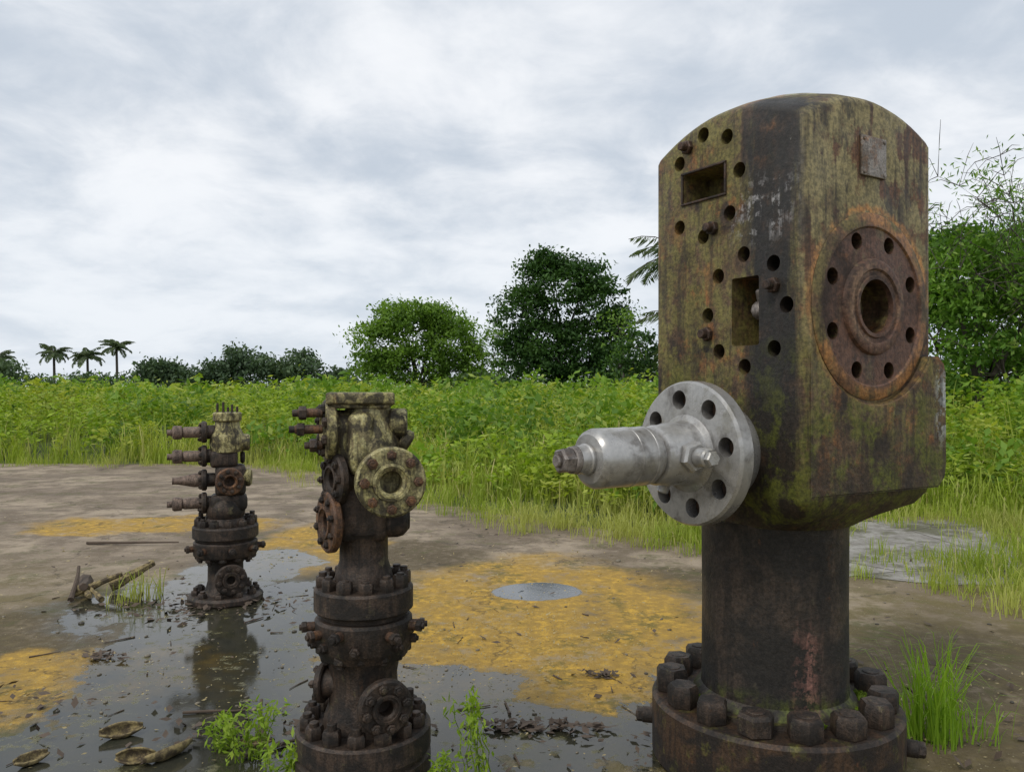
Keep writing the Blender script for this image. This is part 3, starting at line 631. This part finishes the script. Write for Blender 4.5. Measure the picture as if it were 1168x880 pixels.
tree('leafy_tree',(11.6,17.5,0),[(0,0,3.6,1.5,1.4,1.3),(1.4,0,4.9,1.4,1.2,1.3),(-1.3,0,2.5,1.2,1,1.2),(2.5,0,2.6,1.4,1,1.4),(0,0,1.4,2.2,1,1)],280,50,.15,G_bush,.14,.24)
tree('leafy_tree',(9.6,21,0),[(-1,0,4.6,1.3,1.2,1.0),(.3,0,3.4,1.8,1.3,1.4),(-1.8,0,3,1.2,1,1.4),(2.3,0,4.4,1.5,1.2,1.2)],200,55,.17,G_tree2,.14,.26)
tree('slender_tree',(4.5,27,0),[(-.2,0,2.7,.7,.6,.6),(.6,0,2.2,.9,.7,.7),(-.9,0,2.0,.6,.5,.5)],60,30,.15,G_tree2,.06,.2)
tree('slender_tree',(4.1,30,0),[(0,0,3.4,.6,.6,.8),(.5,0,2.3,.9,.7,.7)],26,26,.15,G_tree1,.06,.25)

def palm(name,base,h,fl,nf,mat,w=.06,lr=None,seedrot=0.,tr=.12,nl=34):
    e=empty(name,base); bm=bmesh.new(); tube(bm,[(0,0,-.1),(.06*h/5,0,h*.5),(0,0,h)],[tr*1.3,tr,tr*.9],8)
    parts=[]
    for k in range(nf):
        a=2*math.pi*k/nf*1.618*2+seedrot; el=random.uniform(-.15,1.25); L=fl*random.uniform(.8,1.1)
        tt=np.linspace(0,1,nl); hd=np.array([math.cos(a),math.sin(a),0])
        ang=el-tt*1.5; dx=np.cumsum(np.cos(ang))*L/nl; dz=np.cumsum(np.sin(ang))*L/nl
        C=hd[None]*dx[:,None]+np.array([0,0,1])[None]*(dz[:,None]+h)
        tube(bm,[tuple(C[i]) for i in range(0,nl,6)],[.02*fl/2*(1-i/nl*.8) for i in range(0,nl,6)],5)
        side=np.array([-hd[1],hd[0],0]); ll=(np.sin(np.clip(tt*1.0+.12,0,1)*np.pi)**.6)*fl*.24
        for sg in(-1,1):
            D=side*sg+hd*.6+np.array([0,0,-.75])+rng.normal(0,.12,(nl,3)); D=unit(D)
            parts.append(leafquads(C+D*ll[:,None]/2,D,ll,np.full(nl,w),np.tile(hd,(nl,1))+rng.normal(0,.3,(nl,3))))
    V,F=cat(parts); npmesh('fronds',V,F,mat,e); finish(bm,'trunk',M_bark,e)
palm('palm_tree',(5.0,22.5,0),4.9,2.5,17,G_palm,.06)
palm('palm_tree',(4.75,20.5,0),2.9,2.1,14,G_palm,.06,seedrot=1)
for (x,h) in((-87.0,7.7),(-80.8,7.1),(-74.0,8.6),(-94,6.4)): palm('palm_tree',(x,148+random.uniform(-5,5),0),h,4.0,22,G_palm,.30,tr=.24,nl=20)
P=[];
def dl(px,y_top,wpx,d=120,n=40):
    X=(px-584)/908*d; top=1.4+(440-y_top)*d/908; w=wpx/908*d
    c=np.stack([X+rng.normal(0,w/4.2,n),d+rng.normal(0,w/4,n),rng.uniform(.5,1,n)*top*.88],1)
    c[:,2]*=1-.35*np.clip(np.abs(c[:,0]-X)/(w/2),0,1)**2
    P.append(np.repeat(c,26,0)+rng.normal(size=(n*26,3))*np.array([.75,.75,.45]))
for a in((-60,405,90),(5,403,55),(100,428,50),(172,405,34),(188,407,34),(205,416,36),(250,408,60),(275,388,40),(300,402,60),(345,394,45),(325,404,60),(240,420,60),(385,420,40),(545,418,40),(560,428,60),(700,425,60),(725,405,50),(760,412,80),(1100,400,100),(1250,400,160)): dl(*a,n=52)
for px in range(-300,1500,20): dl(px,429+random.uniform(-6,4),44,140,10)
P=np.concatenate(P); P[:,2]=np.maximum(P[:,2],.2); D=rng.normal(size=P.shape); Ls=rng.uniform(.35,.8,len(P)); V,F=leafquads(P,D,Ls,Ls*.6)
npmesh('distant_trees',V,F,G_dist)
e=empty('bamboo',(10.6,15,0)); bm=bmesh.new(); parts=[]
for k in range(18):
    bx=random.uniform(-1.2,1.0); L=random.uniform(5.2,6.9); lean=random.uniform(-.95,.15); pts=[];
    x,z=bx,0
    for i in range(16):
        pts.append((x,random.uniform(-.04,.04)+k*.1-.6,z)); a=math.pi/2-lean*(i/15)**1.5*1.9; x+=math.cos(a)*L/16; z+=math.sin(a)*L/16
    tube(bm,pts,[.028*(1-i/17) for i in range(16)],5)
    for i in range(7,16):
        p=np.array(pts[i]); n=24
        C=p+rng.normal(0,.22,(n,3)); D=rng.normal(size=(n,3)); D[:,2]-=.6; Ls=rng.uniform(.08,.2,n); parts.append(leafquads(C,D,Ls,Ls*.22))
        for q in range(3):
            d=rng.normal(0,.35,3); tube(bm,[tuple(p),tuple(p+d*.6+[0,0,.08]),tuple(p+d)],[.008,.006,.003],4)
V,F=cat(parts); npmesh('leaves',V,F,G_bush,e); finish(bm,'culms',M_bark,e)

# ================================================================= FOREGROUND LITTER AND SPRIGS
mw,t,b=newmat('pale_driftwood'); tc=t.new('ShaderNodeTexCoord'); n=t.noise(t.map(tc.outputs['Object'],(5,5,5)),5,6,.75); nn=t.noise(tc.outputs['Object'],60,6,.7)
t.lk(t.mix(t.step(nn,.5,.65,0,.6),t.mix(t.step(n,.40,.60),(.07,.05,.028),(.30,.235,.105)),(.05,.038,.022)),b.inputs['Base Color']); b.inputs['Roughness'].default_value=.8; t.lk(t.bump(nn,.8,.008),b.inputs['Normal']); M_wood=mw
md_,t,b=newmat('dark_twigs'); tc=t.new('ShaderNodeTexCoord'); n=t.noise(tc.outputs['Object'],20,6,.7)
t.lk(t.mix(n,(.03,.022,.018),(.14,.10,.07)),b.inputs['Base Color']); b.inputs['Roughness'].default_value=.85; M_twig=md_
def stick(bm,x,y,L,r,a,rise=0.,z=.0,n=6,wob_=.12):
    pts=[];rr=[]
    for i in range(n):
        f=i/(n-1); pts.append((x+math.cos(a)*L*f+random.uniform(-1,1)*wob_*L*.2,y+math.sin(a)*L*f+random.uniform(-1,1)*wob_*L*.2,z+r+rise*f)); rr.append(r*(1-.5*f)*random.uniform(.8,1.15))
    tube(bm,pts,rr,7)
bm=bmesh.new()
stick(bm,-2.95,5.45,.34,.035,-.9,.0); stick(bm,-2.9,5.25,.3,.03,.5,.1); stick(bm,-2.72,5.4,.28,.04,.8,.12); stick(bm,-2.65,5.15,.25,.02,2.4,.05)
finish(bm,'driftwood',M_wood)
bm=bmesh.new(); stick(bm,-3.75,7.05,.85,.016,-.12,.02); stick(bm,-2.95,5.5,.3,.05,-1.1,.03); stick(bm,-2.85,5.15,.3,.02,1.9,.15); stick(bm,-.98,3.12,.16,.012,1.9,.1); stick(bm,-1.4,3.4,.25,.008,.1); stick(bm,-1.0,3.0,.3,.01,.7)
for i in range(45):
    x=random.uniform(-3.2,.5); y=random.uniform(2.9,5.6); stick(bm,x,y,random.uniform(.04,.16),random.uniform(.002,.006),random.uniform(0,6))
finish(bm,'fallen_twigs',M_twig)
bm=bmesh.new()
def husk(x,y,L,r,a,tilt):   # curved half shell of a husk, open side up
    M=Matrix.Translation((x,y,r*.9))@Matrix.Rotation(a,4,'Z')@Matrix.Rotation(tilt,4,'X')
    n=9;m_=7; g=[]
    for i in range(n):
        f=i/(n-1); rr=r*math.sin(math.pi*(.08+.84*f))**.7*random.uniform(.92,1.05)
        g.append([bm.verts.new(M@Vector(((f-.5)*L,rr*math.cos(math.pi+math.pi*1.15*k/(m_-1)-.2),rr*math.sin(math.pi+math.pi*1.15*k/(m_-1)-.2)+.02*(f-.5)**2))) for k in range(m_)])
    for i in range(n-1):
        for k in range(m_-1): bm.faces.new((g[i][k],g[i+1][k],g[i+1][k+1],g[i][k+1]))
husk(-1.56,3.18,.16,.032,.5,.6); husk(-1.30,3.0,.2,.034,.95,-.5); husk(-1.40,2.96,.14,.03,.2,.9); husk(-1.0,3.1,.13,.02,.1,.3); husk(-1.78,2.95,.12,.028,.9,.4)
o=finish(bm,'broken_coconut_husks',M_wood,ang=60); sd=o.modifiers.new('s','SOLIDIFY'); sd.thickness=.006
mp,t,b=newmat('wet_pebbles'); g=t.new('ShaderNodeNewGeometry'); t.lk(t.mix(g.outputs['Random Per Island'],(.035,.03,.022),(.20,.17,.12)),b.inputs['Base Color']); b.inputs['Roughness'].default_value=.5
bm=bmesh.new()
for i in range(300):
    if i%3==0: x,y=random.gauss(-1.3,.9),random.uniform(2.8,6)
    else: x,y=random.uniform(-3.5,3),random.uniform(2.8,8)
    s=random.uniform(.003,.012)*(1 if random.random()<.95 else 2)
    bmesh.ops.create_icosphere(bm,subdivisions=1,radius=s,matrix=Matrix.Translation((x,y,s*.2))@Matrix.Rotation(random.random()*6,4,'Z')@Matrix.Diagonal((1.3,random.uniform(.7,1),.6,1)))
finish(bm,'loose_pebbles',mp,ang=180)
def litter(name,spots,mat):
    parts=[]
    for (x,y,rx,ry,n,L) in spots:
        C=np.stack([x+rng.normal(0,rx,n),y+rng.normal(0,ry,n),rng.uniform(.004,.03,n)],1); D=rng.normal(size=(n,3)); D[:,2]*=.25
        N=rng.normal(0,.3,(n,3)); N[:,2]+=1; Ls=L*rng.uniform(.5,1.4,n); parts.append(leafquads(C,D,Ls,Ls*.45,N))
    V,F=cat(parts); npmesh(name,V,F,mat)
litter('dead_leaves',[(.1,3.25,.13,.035,130,.05),(.42,3.85,.05,.02,50,.04),(-2.1,4.1,.07,.03,50,.05),(-2.35,3.5,.3,.1,60,.05),(-2.05,4.95,.25,.15,60,.06),(-1.1,3.2,.35,.1,70,.05),(-1.88,5.1,.3,.12,160,.05),(-.53,2.85,.3,.3,60,.04),(.45,3.05,.2,.1,30,.04),(1.9,3.6,.7,.5,160,.05),(-1.2,5.2,1.4,1.2,110,.045)],M_twig)
M_straw=leafmat('straw',(.25,.20,.09),(.46,.38,.21),trans=.15)
litter('husk_flecks',[(.1,4.4,.45,.6,900,.016),(-.4,4.6,.3,.5,350,.016),(-1.6,3.7,.6,.4,250,.014),(1.9,3.4,.6,.4,350,.018),(.3,6.2,1.6,.8,350,.025),(-3,7.5,1.5,1.2,300,.03),(-2.2,4.2,1,.8,250,.018)],M_straw)
G_sprig=leafmat('sprig_leaves',(.18,.31,.02),(.38,.48,.07),trans=.4)
def sprig(name,x,y,h,n):
    e=empty(name,(x,y,0)); parts=[]; bm=bmesh.new()
    for k in range(n):
        a=random.uniform(0,6.28); sp=random.uniform(.1,.55); hh=h*random.uniform(.6,1); L=[]
        for i in range(6):
            f=i/5; L.append((math.cos(a)*sp*hh*f**1.3+random.uniform(-.01,.01),math.sin(a)*sp*hh*f**1.3+random.uniform(-.01,.01),hh*f))
        x0=random.uniform(-.05,.05); L=[(p[0]+x0,p[1]+x0*.5,p[2]) for p in L]; tube(bm,L,[.0030-.0003*i for i in range(6)],5)
        for i in range(1,6):
            m_=4 if i<5 else 14; C=np.array(L[i])+rng.normal(0,.014,(m_,3)); D=rng.normal(size=(m_,3)); N=rng.normal(0,.4,(m_,3)); N[:,2]+=1; Ls=rng.uniform(.02,.045,m_); parts.append(leafquads(C+unit(D)*Ls[:,None]/2,D,Ls,Ls*.32,N))
    V,F=cat(parts); npmesh('leaves',V,F,G_sprig,e); finish(bm,'stems',G_sprig,e)
sprig('weed_sprig',-.12,2.85,.28,9); sprig('weed_sprig',-.98,2.98,.2,11); sprig('weed_sprig',-1.12,3.05,.12,6); sprig('weed_sprig',-.2,2.75,.14,6); sprig('weed_sprig',-.8,2.8,.15,7)
parts=[]; n=2600; a=rng.uniform(0,2*np.pi,n); r_=rng.uniform(.29,.335,n); C=np.stack([np.cos(a)*r_,np.sin(a)*r_,np.full(n,.256)],1); k=(np.sin(a*5)+np.sin(a*9+1))>.3; C=C[k]
D=rng.normal(size=C.shape); D[:,2]=np.abs(D[:,2])+.3; Ls=rng.uniform(.008,.022,len(C)); V,F=leafquads(C,D,Ls,Ls*.5)
npmesh('moss',V,F,leafmat('moss',(.06,.11,.01),(.18,.26,.02)),W)

# ================================================================= SKY AND SUN
w=bpy.data.worlds.new('World'); S.world=w; w.use_nodes=True; t=NT(w); bg=w.node_tree.nodes['Background']
sun_el,sun_az=math.radians(52),math.radians(222)
sk=t.new('ShaderNodeTexSky'); sk.sky_type='NISHITA'; sk.sun_disc=False; sk.sun_elevation=sun_el; sk.sun_rotation=sun_az; sk.dust_density=3
tc=t.new('ShaderNodeTexCoord'); sx=t.new('ShaderNodeSeparateXYZ'); t.lk(tc.outputs['Generated'],sx.inputs[0])
z=t.m('MAXIMUM',t.m('ADD',sx.outputs[2],.26),.12)
cb=t.new('ShaderNodeCombineXYZ'); t.lk(t.m('DIVIDE',sx.outputs[0],z),cb.inputs[0]); t.lk(t.m('DIVIDE',sx.outputs[1],z),cb.inputs[1])
n1=t.noise(cb.outputs[0],1.3,6,.52,.35); n2=t.noise(t.map(cb.outputs[0],(1,1,1),(4,2,0)),3.6,6,.6,.3)
v=t.m('ADD',t.m('MULTIPLY',n1,.64),t.m('MULTIPLY',n2,.36))
c=t.mix(t.step(v,.37,.61),(5.5,6.15,7.0),(9.2,9.4,9.7))
c=t.mix(t.step(sx.outputs[2],.0,.3,.5,0),c,(7.6,8.3,9.1))
c=t.mix(.94,sk.outputs[0],c)
t.lk(c,bg.inputs[0]); bg.inputs[1].default_value=.105
L=bpy.data.lights.new('sun','SUN'); L.energy=1.5; L.angle=math.radians(11); L.color=(1,.95,.86)
so=bpy.data.objects.new('sun',L); COL.objects.link(so)
d=Vector((math.sin(sun_az)*math.cos(sun_el),math.cos(sun_az)*math.cos(sun_el),math.sin(sun_el)))
so.rotation_euler=d.to_track_quat('Z','Y').to_euler(); so.location=(0,0,20)
cam=bpy.data.cameras.new('camera'); co=bpy.data.objects.new('camera',cam); COL.objects.link(co)
co.location=(0,0,1.4); co.rotation_euler=(math.pi/2,0,0); cam.lens=28; cam.sensor_width=36; cam.clip_end=4000; cam.clip_start=.05
S.camera=co
